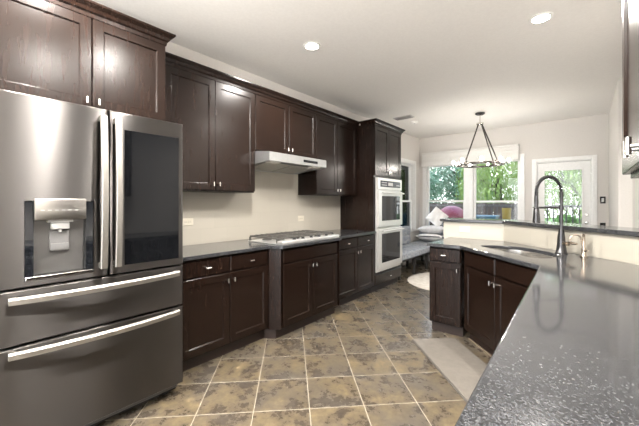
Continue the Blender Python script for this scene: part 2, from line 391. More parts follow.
# half wall of the peninsula, angled
HW_F = [(1.655, 3.92), (2.30, 3.92), (X1, 2.815)]
def offs(pts, d):     # offset of the angled front line (towards +n, away from the kitchen)
    k = d * math.tan(math.radians(22.5))
    return [(pts[0][0], pts[0][1] + d), (pts[1][0] + k, pts[1][1] + d), (pts[2][0], pts[2][1] + d * math.sqrt(2))]
hw = struct(MB().prism(offs(HW_F, .012) + offs(HW_F, .14)[::-1], 0, 1.10).build('wall_peninsula', WALL), 'angled half wall carrying the raised bar', 'wall')
MB().prism([HW_F[0], HW_F[1], offs(HW_F, .012)[1], offs(HW_F, .012)[0]], .914, 1.10).build('splash_tile', SPLASH_P, hw)
MB().prism([HW_F[1], HW_F[2], offs(HW_F, .012)[2], offs(HW_F, .012)[1]], .914, 1.10).build('splash_tile', SPLASH_D, hw)

# ------------------------------------------------------------------ cabinets
def knob(mb_parent, x, z, vertical=True, y=0.0):
    m = MB(); m.cyl((x, y, z), (x, y - .026, z), .0055, n=10)
    if vertical: m.cyl((x, y - .028, z - .019), (x, y - .028, z + .019), .0062, n=10)
    else: m.cyl((x - .023, y - .028, z), (x + .023, y - .028, z), .0062, n=10)
    return m.build('knob', KNOB, mb_parent)
def shaker(r, x0, x1, z0, z1, name='door', kn=None, kv=True, stile=.058):
    mb = MB(); slab_ring(mb, x0, x1, z0, z1, [(0, .02), (0, .003), (.003, 0), (stile, 0), (stile + .007, .009)])
    d = mb.build(name, WOOD, r)
    if kn: knob(d, kn[0], kn[1], kv)
    return d
def drawer(r, x0, x1, z0, z1, kn=True, name='drawer'):
    mb = MB(); slab_ring(mb, x0, x1, z0, z1, [(0, .02), (0, .008), (.008, 0)])
    d = mb.build(name, WOOD, r)
    if kn: knob(d, (x0 + x1) / 2, (z0 + z1) / 2, False)
    return d
def crown(r, w, d, z, ret0=False, ret1=False, d0=None):
    """crown moulding along the front (y<0 side), with returns at either end"""
    prof = [(.004, -.035), (-.004, -.035), (-.006, -.012), (-.018, -.004), (-.026, .014), (-.046, .030), (-.050, .034), (-.050, .046), (.012, .046)]
    rings = []
    def ringat(x, sgn):
        return [(x + sgn * (-min(p[0], 0)), p[0], z + p[1]) for p in prof]
    a = [(-(-min(p[0], 0)) if ret0 else 0, p[0], z + p[1]) for p in prof]
    b = [(w + (-min(p[0], 0)) if ret1 else w, p[0], z + p[1]) for p in prof]
    mb = MB().ring([a, b], True, True)
    for flag, x, sg in ((ret0, 0, -1), (ret1, w, 1)):
        if flag:
            a = [(x + sg * (-p[0]), p[0] if p[0] < 0 else 0, z + p[1]) for p in prof]
            b = [(x + sg * (-p[0]), d0 if (d0 and sg < 0) else d, z + p[1]) for p in prof]
            mb.ring([a, b], True, True)
    return mb.build('crown', WOOD, r)

def wall_cab(label, loc, rz, w, z0, z1, depth, doors, knob_z=None, cr=(False, False), crown_z=None, crown_len=None):
    r = thing('wall_cabinet', label, 'cabinet', (loc[0], loc[1], z0), rz)
    h = z1 - z0
    MB().box(0, w, .0215, depth, 0, h, .0015).build('carcass', WOOD, r)
    n = len(doors) - 1
    for i in range(n):
        a, b = doors[i] + .003, doors[i + 1] - .003
        if n == 1: kx = a + .03
        else: kx = b - .028 if i % 2 == 0 else a + .028
        shaker(r, a, b, .014, h - .035, kn=(kx, .014 + (knob_z or .055)))
    if crown_z is not None: crown(r, w, depth, h, *cr)
    return r
FX = .34
ua = wall_cab('dark two door wall cabinet between refrigerator and range hood', (FX, 1.165, 0), PI / 2, .937, 1.43, 2.495, FX - .001, [0, .473, .937], cr=(True, False), crown_z=1)
uh = wall_cab('short dark wall cabinet directly above the range hood', (FX, 2.103, 0), PI / 2, .981, 1.868, 2.495, FX - .001, [0, .49, .981], crown_z=1)
uc = wall_cab('dark two door wall cabinet between range hood and ovens', (FX, 3.085, 0), PI / 2, .963, 1.43, 2.495, FX - .001, [0, .452, .93], crown_z=1)
uf = wall_cab('deep dark wall cabinet directly over the refrigerator', (.63, .125, 0), PI / 2, .928, 1.895, 2.505, .628, [0, .4775, .928], cr=(True, True), crown_z=1, knob_z=.042)
ur = wall_cab('dark wall cabinet on right wall at frame edge', (3.07, 1.53, 0), -PI / 2, 1.08, 1.408, 2.495, .333, [0, .54, 1.08], crown_z=1, cr=(True, True), knob_z=.026)
def base_cab(label, loc, rz, w, depth, top=.884, drawers=None, doors=None, fronts_open=False, dr_knobs=True, ends=(0, 0), door_knob=None):
    r = thing('base_cabinet', label, 'cabinet', (loc[0], loc[1], 0), rz)
    MB().box(0, w, .0215, depth, .105, top, .0015).build('carcass', WOOD, r)
    MB().box(.002, w - .002, .075, depth, 0, .105).build('toe_kick', WOOD_IN, r)
    dt = .868
    if drawers:
        for i in range(len(drawers) - 1): drawer(r, drawers[i] + .004, drawers[i + 1] - .004, .735, dt, kn=dr_knobs)
    n = len(doors) - 1
    for i in range(n):
        a, b = doors[i] + .004, doors[i + 1] - .004
        kx = (b - .028 if i % 2 == 0 else a + .028)
        shaker(r, a, b, .122, .725, kn=(kx, .665))
    return r
BX = .63
base_cab('dark base cabinet with two drawers beside the refrigerator', (BX, 1.165, 0), PI / 2, .868, BX - .001, drawers=[0, .434, .868], doors=[0, .434, .868])
bc = base_cab('dark base cabinet with two doors projecting under the gas cooktop', (.735, 2.095, 0), PI / 2, .94, .734, drawers=[.03, .91], doors=[.03, .47, .91], dr_knobs=False)
# angled filler posts of the projecting cabinet
for nm, pts in (('filler_post', [(.735, 2.094), (.715, 2.094), (.53, 2.094), (.53, 2.035), (.63, 2.035)]), ('filler_post', [(.735, 3.036), (.63, 3.095), (.53, 3.095), (.53, 3.036)])):
    inv = (Matrix.Translation((.735, 2.095, 0)) @ Matrix.Rotation(PI / 2, 4, 'Z')).inverted()
    MB().prism(pts, .105, .884, M=inv).build(nm, WOOD, bc)
    MB().prism([(x - .07, y) for x, y in pts], 0, .105, M=inv).build('filler_toe', WOOD_IN, bc)
base_cab('dark base cabinet with two drawers beside the double ovens', (BX, 3.10, 0), PI / 2, .948, BX - .001, drawers=[0, .50, .948], doors=[0, .50, .948])

# tall oven cabinet: an open niche for the ovens
TY0, TW = 4.052, .868
tc_ = thing('oven_cabinet', 'tall dark cabinet housing the double wall ovens', 'cabinet', (BX, TY0, 0), PI / 2)
MB().box(0, .045, .0215, BX - .001, .105, 2.495, .0015).box(TW - .045, TW, .0215, BX - .001, .105, 2.495, .0015) \
    .box(.045, TW - .045, .0215, BX - .001, 1.705, 2.495).box(.045, TW - .045, .0215, BX - .001, .105, .30).box(.045, TW - .045, BX - .03, BX - .001, .30, 1.705).build('carcass', WOOD, tc_)
MB().box(.002, TW - .002, .075, BX - .001, 0, .105).build('toe_kick', WOOD_IN, tc_)
shaker(tc_, .010, TW / 2 - .004, 1.735, 2.46, kn=(TW / 2 - .032, 1.79)); shaker(tc_, TW / 2 + .004, TW - .010, 1.735, 2.46, kn=(TW / 2 + .032, 1.79))
drawer(tc_, .010, TW - .010, .122, .268)
crown(tc_, TW, BX - .002, 2.495, True, True, .235)

# double wall oven
ov = thing('double_oven', 'stainless double wall ovens with dark glass doors', 'oven', (BX, TY0 + .047, .302), PI / 2)
OW = TW - .094
MB().box(.004, OW - .004, .015, .55, .004, 1.398).build('oven_body', GREY_PL, ov)
MB().box(-.012, OW + .012, -.004, .012, .0, 1.40, .003).build('trim_frame', STEEL_O, ov)
cp = MB().box(0, OW, -.030, -.005, 1.225, 1.395, .004).build('control_panel', STEEL_O, ov)
MB().box(.06, OW - .06, -.033, -.029, 1.262, 1.358, .001).build('display', flat('dim_control_glass', (.05, .055, .065), .12), cp)
for k in range(5):
    for zz in (1.285, 1.32): MB().box(.10 + k * .035, .122 + k * .035, -.0345, -.033, zz, zz + .015).build('button', GREY_PL, cp)
for k in range(4): MB().box(OW - .20 + k * .03, OW - .18 + k * .03, -.0345, -.033, 1.29, 1.305).build('button', GREY_PL, cp)
MB().box(.30, .45, -.0345, -.033, 1.285, 1.335).build('readout', GREY_PL, cp)
for nm, z0, z1 in (('upper_door', .668, 1.205), ('lower_door', .045, .640)):
    mb = MB(); H = z1 - z0
    mb.ring([rect(0, OW, z0, z1, -.006), rect(0, OW, z0, z1, -.036), rect(.006, OW - .006, z0 + .006, z1 - .006, -.042),
             rect(.085, OW - .085, z0 + .085, z1 - .075, -.042), rect(.088, OW - .088, z0 + .088, z1 - .078, -.036)], True, True)
    d = mb.build(nm, STEEL_O, ov)
    MB().box(.089, OW - .089, -.041, -.037, z0 + .089, z1 - .079).build('oven_window', GLOSS_BLACK, d)
    hz = z1 - .032; m = MB(); m.cyl((.04, -.085, hz), (OW - .04, -.085, hz), .011, n=14)
    for xx in (.08, OW - .08): m.cyl((xx, -.04, hz), (xx, -.085, hz), .008, n=10)
    m.build('handle', STEEL_O, d)
MB().box(0, OW, -.012, -.005, .004, .036, .002).build('vent_strip', STEEL_O, ov)

# peninsula cabinets
base_cab('narrow dark cabinet with one drawer at peninsula end', (1.738, 3.232, 0), 0, .313, .66, drawers=[0, .313], doors=[0, .313])
sk = base_cab('angled dark sink cabinet with two doors under the sink', (2.062, 3.232, 0), -PI / 4, .985, .52, top=.70, drawers=[.03, .4925, .955], doors=[.03, .4925, .955], dr_knobs=False)
MB().box(0, .985, .0215, .05, .70, .884).build('front_rail', WOOD, sk)
SHOE = flat('tan_shoe_moulding', (.16, .12, .085), .5)
MB().box(0, .99, .058, .0745, 0, .020, .005).build('shoe_moulding', SHOE, sk)
# wedge fillers behind the angled face are inside the carcass region and unseen
base_cab('dark base cabinet beneath the right worktop beside the sink corner', (2.815, 2.49, 0), -PI / 2, .80, .585, drawers=[0, .4, .8], doors=[0, .4, .8])
base_cab('dark base cabinet beneath the right worktop below the wall cabinet', (2.815, 1.688, 0), -PI / 2, .90, .585, drawers=[0, .45, .9], doors=[0, .45, .9])
base_cab('dark base cabinet beneath the near end of right worktop', (2.815, .786, 0), -PI / 2, .90, .585, drawers=[0, .45, .9], doors=[0, .45, .9])

# ------------------------------------------------------------------ worktops
def slab_with_hole(poly, hole, z0, z1, name, mat):
    bm = bmesh.new()
    for pts in (poly, hole):
        vs = [bm.verts.new((x, y, z1)) for x, y in pts]
        for i in range(len(vs)): bm.edges.new((vs[i], vs[(i + 1) % len(vs)]))
    bmesh.ops.triangle_fill(bm, use_beauty=True, edges=bm.edges[:])
    r = bmesh.ops.extrude_face_region(bm, geom=bm.faces[:])
    bmesh.ops.translate(bm, vec=(0, 0, z0 - z1), verts=[g for g in r['geom'] if isinstance(g, bmesh.types.BMVert)])
    bmesh.ops.recalc_face_normals(bm, faces=bm.faces[:])
    bmesh.ops.bevel(bm, geom=[e for e in bm.edges if len(e.link_faces) == 2 and e.calc_face_angle(0) > 1.2 and abs(e.verts[0].co.z - z1) < 1e-5 and abs(e.verts[1].co.z - z1) < 1e-5],
                    offset=.008, segments=3, profile=.5, affect='EDGES')
    return MB().bm(bm).build(name, mat)
tag(MB().prism([(.013, 1.12), (.655, 1.12), (.655, 2.03), (.765, 2.085), (.765, 3.045), (.655, 3.10), (.655, 4.049), (.013, 4.049)], .885, .914, bev=.004).build('worktop', GRANITE),
    'polished dark granite worktop under the gas cooktop', 'worktop')
# sink: D shape, straight front, curved back; frame t=(x-y)/sqrt2 , s=(x+y)/sqrt2
def ts(t, s): return ((s + t) / math.sqrt(2), (s - t) / math.sqrt(2))
S0, S1, TC, HWID = 3.90, 4.25, -.455, .36
def dshape(grow=0.0):
    pts = []
    hw_ = HWID + grow; r = .06
    n = 22
    pts.append((TC - hw_ + r, S0 - grow)); pts.append((TC + hw_ - r, S0 - grow))
    for k in range(1, 6):
        a = -PI / 2 + PI / 2 * k / 5; pts.append((TC + hw_ - r + r * math.cos(a), S0 - grow + r + r * math.sin(a)))
    for k in range(1, n):
        a = PI * k / n; e = 2 / 2.5
        c, s_ = math.cos(a), math.sin(a)
        pts.append((TC + hw_ * abs(c) ** e * (1 if c > 0 else -1), S0 + r + (S1 + grow - S0 - r) * abs(s_) ** e))
    for k in range(0, 5):
        a = PI + PI / 2 * k / 5; pts.append((TC - hw_ + r + r * math.cos(a), S0 - grow + r + r * math.sin(a)))
    return [ts(*p) for p in pts]
SINK = dshape()
slab = slab_with_hole([(1.725, 3.2), (2.05, 3.2), (2.742, 2.522), (2.785, .55), (2.795, -.14), (X1, -.14), (X1, 2.814), (2.30, 3.919), (1.725, 3.919)], SINK, .885, .914, 'worktop', GRANITE)
tag(slab, 'polished speckled granite worktop holding the sink and running along right side', 'worktop')
tag(MB().prism([(1.622, 3.885), (2.286, 3.885), (X1, 2.766), (X1, 3.24), (2.455, 4.19), (1.622, 4.19)], 1.101, 1.136, bev=.006).build('bar_top', GRANITE),
    'raised dark granite bar top bending behind the sink', 'bar top')
# sink bowl
sb = thing('sink', 'stainless undermount sink set in the granite peninsula', 'sink', (*ts(TC, 4.07), .70))
cx, cy = ts(TC, 4.07)
def loc_ring(pts, z, k=1.0): return [((x - cx) * k, (y - cy) * k, z) for x, y in pts]
g1 = dshape(.012)
MB().ring([loc_ring(dshape(.03), .184), loc_ring(g1, .184), loc_ring(g1, .176), loc_ring(g1, .03, .97), loc_ring(g1, .006, .90), loc_ring(g1, 0.0, .3)], False, True, True).build('bowl', STEEL_P, sb)
MB().lathe([(.0, .001), (.042, .001), (.042, .004), (.034, .003), (.0, .002)], n=18).build('drain', STEEL_P, sb)

# ------------------------------------------------------------------ refrigerator
FRY, FRW = .160, .915
fr = thing('refrigerator', 'stainless french door refrigerator with water dispenser and dark glass door', 'refrigerator', (.85, FRY, 0), PI / 2)
MB().box(.01, FRW - .01, .072, .83, .035, 1.845, .006).build('body', flat('fridge_side_grey', (.10, .10, .10), .4), fr)
for xx in (.07, FRW - .07):
    for yy in (.12, .74): MB().lathe([(.018, 0), (.018, .036)], c=(xx, yy, 0), n=12).build('foot', BLACK, fr)
MB().box(.015, FRW - .015, .085, .10, .02, .085).build('base_grille', BLACK, fr)
SEAM = .467
def fr_panel(name, x0, x1, z0, z1, inner=None, y1=.066):
    R_ = .014; st = [rect(x0, x1, z0, z1, y1), rect(x0, x1, z0, z1, R_)]
    for k in range(1, 5):
        a = PI / 2 * k / 4; i = R_ * (1 - math.cos(a)); st.append(rect(x0 + i, x1 - i, z0 + i * .5, z1 - i * .5, R_ * (1 - math.sin(a))))
    if inner:
        a, b, c, d, dep = inner
        st += [rect(a, b, c, d, 0), rect(a, b, c, d, dep)]
    mb = MB(); mb.ring(st, True, True)
    return mb.build(name, STEEL, fr)
D0, D1 = .905, 1.866
DX0, DX1, DZ0, DZ1 = .104, .392, .935, 1.335
ld = fr_panel('door', .002, SEAM - .004, D0, D1, (DX0, DX1, DZ0, DZ1, .058))
GX0, GX1, GZ0, GZ1 = .548, .880, .950, 1.765
rd = fr_panel('door', SEAM + .004, FRW - .002, D0, D1, (GX0, GX1, GZ0, GZ1, .004))
rd['label'] = 'stainless door with large dark glass panel'; ld['label'] = 'stainless door with recessed water dispenser'
MB().box(GX0 + .001, GX1 - .001, -.0005, .0035, GZ0 + .001, GZ1 - .001).build('glass_panel', flat('tinted_black_glass', (.003, .0034, .0042), .03, spec=.25), rd)
# dispenser
for xa, xb in ((DX0 + .002, DX0 + .035), (DX1 - .035, DX1 - .002)): MB().box(xa, xb, .003, .056, DZ0 + .004, DZ1 - .004).build('dispenser_cheek', GLOSS_BLACK, ld)
MB().box(DX0 + .0355, DX1 - .0355, .050, .0575, DZ0 + .02, DZ1 - .09).build('dispenser_back', flat('dispenser_grey', (.13, .128, .125), .3, metal=.6), ld)
MB().box(DX0 + .004, DX1 - .004, -.004, .056, DZ0 + .002, DZ0 + .018, .002).build('drip_tray', STEEL_P, ld)
dp = MB().box(DX0 + .036, DX1 - .036, -.014, .05, DZ1 - .098, DZ1 + .012, .006, 2).build('control_panel', flat('dispenser_panel_steel', (.30, .29, .275), .3, metal=1.0), ld)
mb = MB()
for k in range(6): mb.box(DX0 + .06 + k * .028, DX0 + .075 + k * .028, -.0148, -.0138, DZ1 - .05, DZ1 - .046)
mb.build('indicator_marks', GREY_PL, dp)
mc = (DX0 + DX1) / 2
MB().ring([rect(mc - .052, mc + .052, DZ1 - .112, DZ1 - .099, .002), rect(mc - .052, mc + .052, DZ1 - .112, DZ1 - .099, .04)], True, True).box(mc - .038, mc + .038, .006, .038, DZ1 - .150, DZ1 - .112, .004) \
    .cyl((mc, .02, DZ1 - .165), (mc, .02, DZ1 - .148), .008).build('spout', flat('spout_grey', (.25, .25, .245), .35), ld)
MB().box(mc - .042, mc + .042, .034, .049, DZ1 - .265, DZ1 - .155, .004).box(mc - .040, mc + .040, .026, .036, DZ1 - .262, DZ1 - .225, .004, 2).build('paddle', flat('paddle_grey', (.12, .12, .12), .3), ld)
# door handles: bowed flat bars either side of the seam
for x, par in ((SEAM - .036, ld), (SEAM + .036, rd)):
    pa = []
    for k in range(17):
        u = k / 16; pa.append((x, -.040 - .020 * math.sin(PI * u) , .955 + u * .862))
    m = MB(); m.sweep(pa, .034, .022); m.box(x - .015, x + .015, -.045, .0, .957, .985).box(x - .015, x + .015, -.045, .0, 1.787, 1.815)
    m.build('handle', FR_HANDLE, par)
for z0, z1, hz in ((.628, .897, .852), (.092, .618, .592)):
    d = fr_panel('drawer', .002, FRW - .002, z0, z1)
    pa = [(.045 + (FRW - .09) * k / 20, -.028 - .042 * math.sin(PI * k / 20) ** .8, hz) for k in range(21)]
    rings = []
    for p in pa: rings.append([(p[0], p[1] - .010, p[2] - .016), (p[0], p[1] - .012, p[2] + .008), (p[0], p[1] - .004, p[2] + .018), (p[0], p[1] + .012, p[2] + .016), (p[0], p[1] + .012, p[2] - .018)])
    m = MB().ring(rings, True, True); m.box(.046, .075, -.03, 0, hz - .014, hz + .014).box(FRW - .075, FRW - .046, -.03, 0, hz - .014, hz + .014)
    m.build('handle', FR_HANDLE, d)

# ------------------------------------------------------------------ range hood
hd = thing('range_hood', 'stainless slim range hood below the short wall cabinet', 'range hood', (.558, 2.106, 1.752), PI / 2)
HWD, HD = .905, .545
def yz_prism(poly, x0, x1): return MB().ring([[(x0, y, z) for y, z in poly], [(x1, y, z) for y, z in poly]], True, True)
SL = -math.atan(.062 / .52)
yz_prism([(0, 0), (0, .086), (.012, .092), (.19, .112), (HD, .112), (HD, -.052), (HD - .008, -.052), (HD - .012, -.030), (.020, .020), (.016, 0)], 0, HWD).build('hood_shell', STEEL_H, hd)
for xa in (0, HWD - .012): yz_prism([(.016, .0), (.016, .021), (HD - .011, -.030), (HD - .011, -.052)], xa, xa + .012).build('side_lip', STEEL_H, hd)
MB().box(.50, .74, -.003, .001, .030, .058, .001).build('control_strip', GLOSS_BLACK, hd)
MS = Matrix.Translation((0, .02, .018)) @ Matrix.Rotation(SL, 4, 'X')
for x in (.05, HWD - .20): MB().box(x, x + .15, .03, .11, -.022, -.001, .003, M=MS).build('lamp_lens', HOOD_LENS, hd)
for x in (.07, HWD / 2 + .01):
    mb = MB().box(x, x + HWD / 2 - .09, .13, .48, -.012, -.001, .002, M=MS)
    for k in range(9): mb.box(x + .02, x + HWD / 2 - .11, .15 + k * .033, .165 + k * .033, -.017, -.011, M=MS)
    mb.build('grease_filter', flat('filter_grey', (.55, .54, .50), .35, metal=.7), hd)

# ------------------------------------------------------------------ gas cooktop
ck = thing('cooktop', 'stainless gas cooktop with black cast iron grates', 'cooktop', (.742, 2.105, .9145), PI / 2)
CW, CD = .92, .53
MB().box(0, CW, 0, CD, 0, .012, .004).box(.0, CW, -.004, .075, 0, .038, .008, 2).build('tray', flat('cooktop_steel', (.72, .72, .71), .28, metal=.75), ck)
for i in range(3):
    x0 = .015 + i * .298; x1 = x0 + .292; y0, y1, zz = .085, CD - .02, .062
    m = MB()
    for xx in (x0, x1): m.box(xx - .007, xx + .007, y0, y1, zz - .014, zz + .002, .002)
    for yy in (y0, (y0 + y1) / 2, y1): m.box(x0, x1, yy - .007, yy + .007, zz - .014, zz + .002, .002)
    for xx in (x0 + .075, (x0 + x1) / 2, x1 - .075): m.box(xx - .006, xx + .006, y0, y1, zz - .008, zz + .006, .002)
    for xx in (x0, x1):
        for yy in (y0, y1): m.box(xx - .008, xx + .008, yy - .008, yy + .008, .011, zz - .012)
    m.build('grate', IRON, ck)
    for yy in ((.19, .41) if i != 1 else (.30,)):
        b = MB().lathe([(0, .012), (.052, .012), (.052, .018), (.040, .024), (.036, .030), (0, .030)], c=((x0 + x1) / 2, yy, 0), n=20).build('burner', IRON, ck)
for k in range(5):
    MB().lathe([(0, 0), (.018, 0), (.016, .018), (0, .019)], c=(.20 + k * .13, .036, .038), n=16).build('knob', BLACK, ck)

# ------------------------------------------------------------------ faucets
def ring_path(n, f): return [f(k / (n - 1)) for k in range(n)]
fx, fy = 2.825, 3.225
fa = thing('kitchen_faucet', 'tall dark spring neck faucet behind the sink', 'faucet', (fx, fy, .9145), math.atan2(-1, -1))   # local +x points over the sink
MB().lathe([(.0, 0), (.044, 0), (.044, .006), (.038, .012), (.030, .07), (.026, .14), (.017, .20), (.015, .23), (0, .23)], n=20).build('base_body', BRONZE, fa)
MB().cyl((0, 0, .22), (0, 0, .50), .0125, n=14).build('column', BRONZE, fa)
RA = .108
def arc(u):
    if u < .18: return (0, 0, .50 + .06 * (u / .18) - .06 + .0)
    if u > .88: return (2 * RA, 0, .50 - .035 * (u - .88) / .12)
    a = PI * (1 - (u - .18) / .70); return (RA + RA * math.cos(a), 0, .50 + RA * 1.12 * math.sin(a))
hose = ring_path(60, arc)
MB().tube(hose, .0085, n=10).build('hose', BLACK, fa)
# spring coil round the hose
coil = []
NT = 46
P = [Vector(p) for p in ring_path(NT * 8, arc)]
for i in range(len(P)):
    t = (P[min(i + 1, len(P) - 1)] - P[max(i - 1, 0)]).normalized(); s_ = Vector((0, 1, 0)); n_ = t.cross(s_).normalized()
    a = 2 * PI * i / 8; coil.append(P[i] + (n_ * math.cos(a) + s_ * math.sin(a)) * .0125)
MB().tube(coil, .0026, n=5).build('spring', BRONZE, fa)
MB().lathe([(0, .468), (.013, .468), (.015, .43), (.014, .375), (.020, .355), (.027, .262), (.027, .250), (.0, .250)], c=(2 * RA, 0, 0), n=18).build('spray_head', BRONZE, fa)
m = MB(); m.cyl((0, 0, .372), (2 * RA, 0, .372), .0085, n=12)
m.tube([(2 * RA + .020 * math.cos(2 * PI * k / 20), .020 * math.sin(2 * PI * k / 20), .372) for k in range(20)], .006, n=8, closed=True)
m.lathe([(.017, .355), (.017, .39)], n=14); m.build('support_arm', BRONZE, fa)
# lever on the side (towards the right worktop)
m = MB(); m.cyl((-.0, .02, .085), (-.0, .062, .085), .017, n=14); m.tube([(0, .055, .085), (0, .085, .096), (-.005, .135, .094)], .01, n=10, radii=[.013, .013, .008])
m.build('lever', BRASS, fa)

f2 = thing('water_tap', 'small warm nickel gooseneck tap right of the dark faucet', 'tap', (2.965, 3.118, .9145), math.radians(205))
MB().lathe([(0, 0), (.024, 0), (.024, .006), (.016, .014), (.013, .05), (.016, .062), (.010, .075), (.009, .17), (.013, .176), (0, .182)], n=16).build('tap_body', BRASS, f2)
MB().tube([(0, 0, .06), (.012, 0, .10), (.016, 0, .13)] + [(.054 - .036 * math.cos(PI * k / 12), 0, .135 + .034 * math.sin(PI * k / 12)) for k in range(1, 13)] + [(.088, 0, .115)], .0065, n=10).build('gooseneck', BRASS, f2)
MB().tube([(0, 0, .045), (.0, .03, .05), (0, .055, .058)], .006, n=8, radii=[.007, .006, .005]).build('tap_lever', BRASS, f2)

# ------------------------------------------------------------------ mat and rug
def rr(x0, x1, y0, y1, r, n=6):
    o = []
    for cx_, cy_, a0 in ((x1 - r, y1 - r, 0), (x0 + r, y1 - r, PI / 2), (x0 + r, y0 + r, PI), (x1 - r, y0 + r, 1.5 * PI)):
        for k in range(n + 1): a = a0 + PI / 2 * k / n; o.append((cx_ + r * math.cos(a), cy_ + r * math.sin(a)))
    return o
c0 = ts(-.31, 3.47)
fm = thing('floor_mat', 'grey beige anti fatigue mat on floor before the sink', 'mat', (c0[0], c0[1], 0.0005), -PI / 4)
MB().prism(rr(-.555, .64, -.215, .215, .02), 0, .010).build('mat_border', MAT_EDGE, fm)
MB().prism(rr(-.545, .63, -.205, .205, .018), .0095, .0165, bev=.003).build('mat_pad', MAT_G, fm)
rg = [(math.cos(2 * PI * k / 64), math.sin(2 * PI * k / 64)) for k in range(64)]
o = MB().ring([[(x * .75, y * .75, .0005) for x, y in rg], [(x * .76, y * .76, .006) for x, y in rg], [(x * .75, y * .75, .014) for x, y in rg], [(x * .5, y * .5, .015) for x, y in rg]], True, True, True).build('round_rug', RUG)
o.location = (1.32, 5.47, 0); tag(o, 'round cream rug on the nook floor beyond the peninsula', 'rug')

# ------------------------------------------------------------------ nook seating
def cushion(mb, L, D, Z0, H, nx=16, ny=8, cells=(1, 1), bulge=.02, M=None):
    """upholstered slab in local x (length), y (depth), z up with puffed cells"""
    top = []
    for j in range(ny + 1):
        for i in range(nx + 1):
            u, v = i / nx, j / ny
            cu, cv = (u * cells[0]) % 1, (v * cells[1]) % 1
            b = bulge * (abs(math.sin(PI * u * cells[0])) * abs(math.sin(PI * v * cells[1]))) ** .5
            e = min(u, 1 - u) * L; g = min(v, 1 - v) * D; rd_ = .03
            k = min(e, rd_) / rd_; l = min(g, rd_) / rd_; ed = -.02 * ((1 - k) ** 2 + (1 - l) ** 2)
            top.append((u * L, v * D, Z0 + H + b + ed))
    n = (nx + 1); faces = []
    for j in range(ny):
        for i in range(nx): a = j * n + i; faces.append((a, a + 1, a + n + 1, a + n))
    border = [i for i in range(n)] + [j * n + nx for j in range(1, ny + 1)] + [ny * n + i for i in range(nx - 1, -1, -1)] + [j * n for j in range(ny - 1, 0, -1)]
    base = len(top); bot = [(top[b][0], top[b][1], Z0) for b in border]; k = len(border)
    for i in range(k): faces.append((border[i], border[(i + 1) % k], base + (i + 1) % k, base + i)[::-1])
    faces.append(tuple(base + i for i in range(k))[::-1])
    mb.add(top + bot, faces, True, M); return mb
def bench(name, label, loc, rz, L, D, back_h, cells, legs=True):
    """seat runs along local x, back against local y=D (wall side)"""
    r = thing(name, label, 'bench', loc, rz)
    cushion(MB(), L, D, .36, .115, 40, 12, (cells, 1), .012).build('seat_cushion', BENCH_F, r)
    M = Matrix.Translation((0, D - .005, .48)) @ Matrix.Rotation(math.radians(90), 4, 'X')
    cushion(MB(), L, back_h, 0, .10, 60, 16, (cells * 2, 2), .022, M).build('backrest', BENCH_F, r)
    MB().box(.03, L - .03, .06, D - .02, .30, .358).build('seat_frame', BENCH_L, r)
    for x in (.06, L / 2, L - .06):
        for y in (.09, D - .06): MB().box(x - .022, x + .022, y - .022, y + .022, .0, .302, .003).build('leg', BENCH_L, r)
    return r
bench('upholstered_bench', 'blue grey tufted bench along the left nook wall past the ovens', (.625, 4.98, 0), PI / 2, 1.34, .56, .36, 4)
bench('upholstered_bench', 'blue grey bench under the end wall windows holding white pillows', (.05, 6.5, 0), 0, 1.50, .64, .27, 3)
def pillow(label, loc, rot, w, h, t, mat, band=False):
    r = thing('pillow', label, 'pillow', loc); r.rotation_euler = rot
    n = 18; vt, vb = [], []
    for j in range(n + 1):
        for i in range(n + 1):
            u, v = 2 * i / n - 1, 2 * j / n - 1
            k = (max(0, (1 - abs(u) ** 2.6)) * max(0, (1 - abs(v) ** 2.6))) ** .55
            px = u * w / 2 * (1 - .06 * (1 - abs(v)) * abs(u)); pz = v * h / 2 * (1 - .06 * (1 - abs(u)) * abs(v))
            wr = .006 * math.sin(9 * u + 4 * v) * k
            vt.append((px, -t / 2 * k - wr, pz)); vb.append((px, t / 2 * k, pz))
    f = []
    N = n + 1
    for j in range(n):
        for i in range(n):
            a = j * N + i; f.append((a, a + 1, a + N + 1, a + N)); f.append((a + N * N, a + N * N + N, a + N * N + N + 1, a + N * N + 1))
    m = MB().add(vt + vb, f, True); o = m.build('pillow_cover', mat, r)
    bm = bmesh.new(); bm.from_mesh(o.data); bmesh.ops.remove_doubles(bm, verts=bm.verts[:], dist=1e-5); bmesh.ops.recalc_face_normals(bm, faces=bm.faces[:]); bm.to_mesh(o.data); bm.free()
    if band:
        pts = []
        for k in range(40):
            a = 2 * PI * k / 40; c, s_ = math.cos(a), math.sin(a); e = .35
            pts.append((w / 2 * abs(c) ** e * (1 if c > 0 else -1) * .985, 0, h / 2 * abs(s_) ** e * (1 if s_ > 0 else -1) * .985))
        MB().tube(pts, .012, n=8, closed=True).build('piping', PILLOW_B, r)
    return r
R_ = math.radians
pillow('white pillow with dark piping lying lowest on the nook bench', (.42, 6.76, .585), (R_(80), R_(0), R_(12)), .54, .42, .15, PILLOW_W, True)
pillow('pale grey pillow lying on top of the dark piped pillow', (.46, 6.78, .755), (R_(82), R_(-3), R_(10)), .56, .42, .17, PILLOW_G)
pillow('white pillow standing with one pointed corner up against the window', (.53, 6.86, 1.02), (R_(-10), R_(40), R_(8)), .34, .34, .10, PILLOW_W)

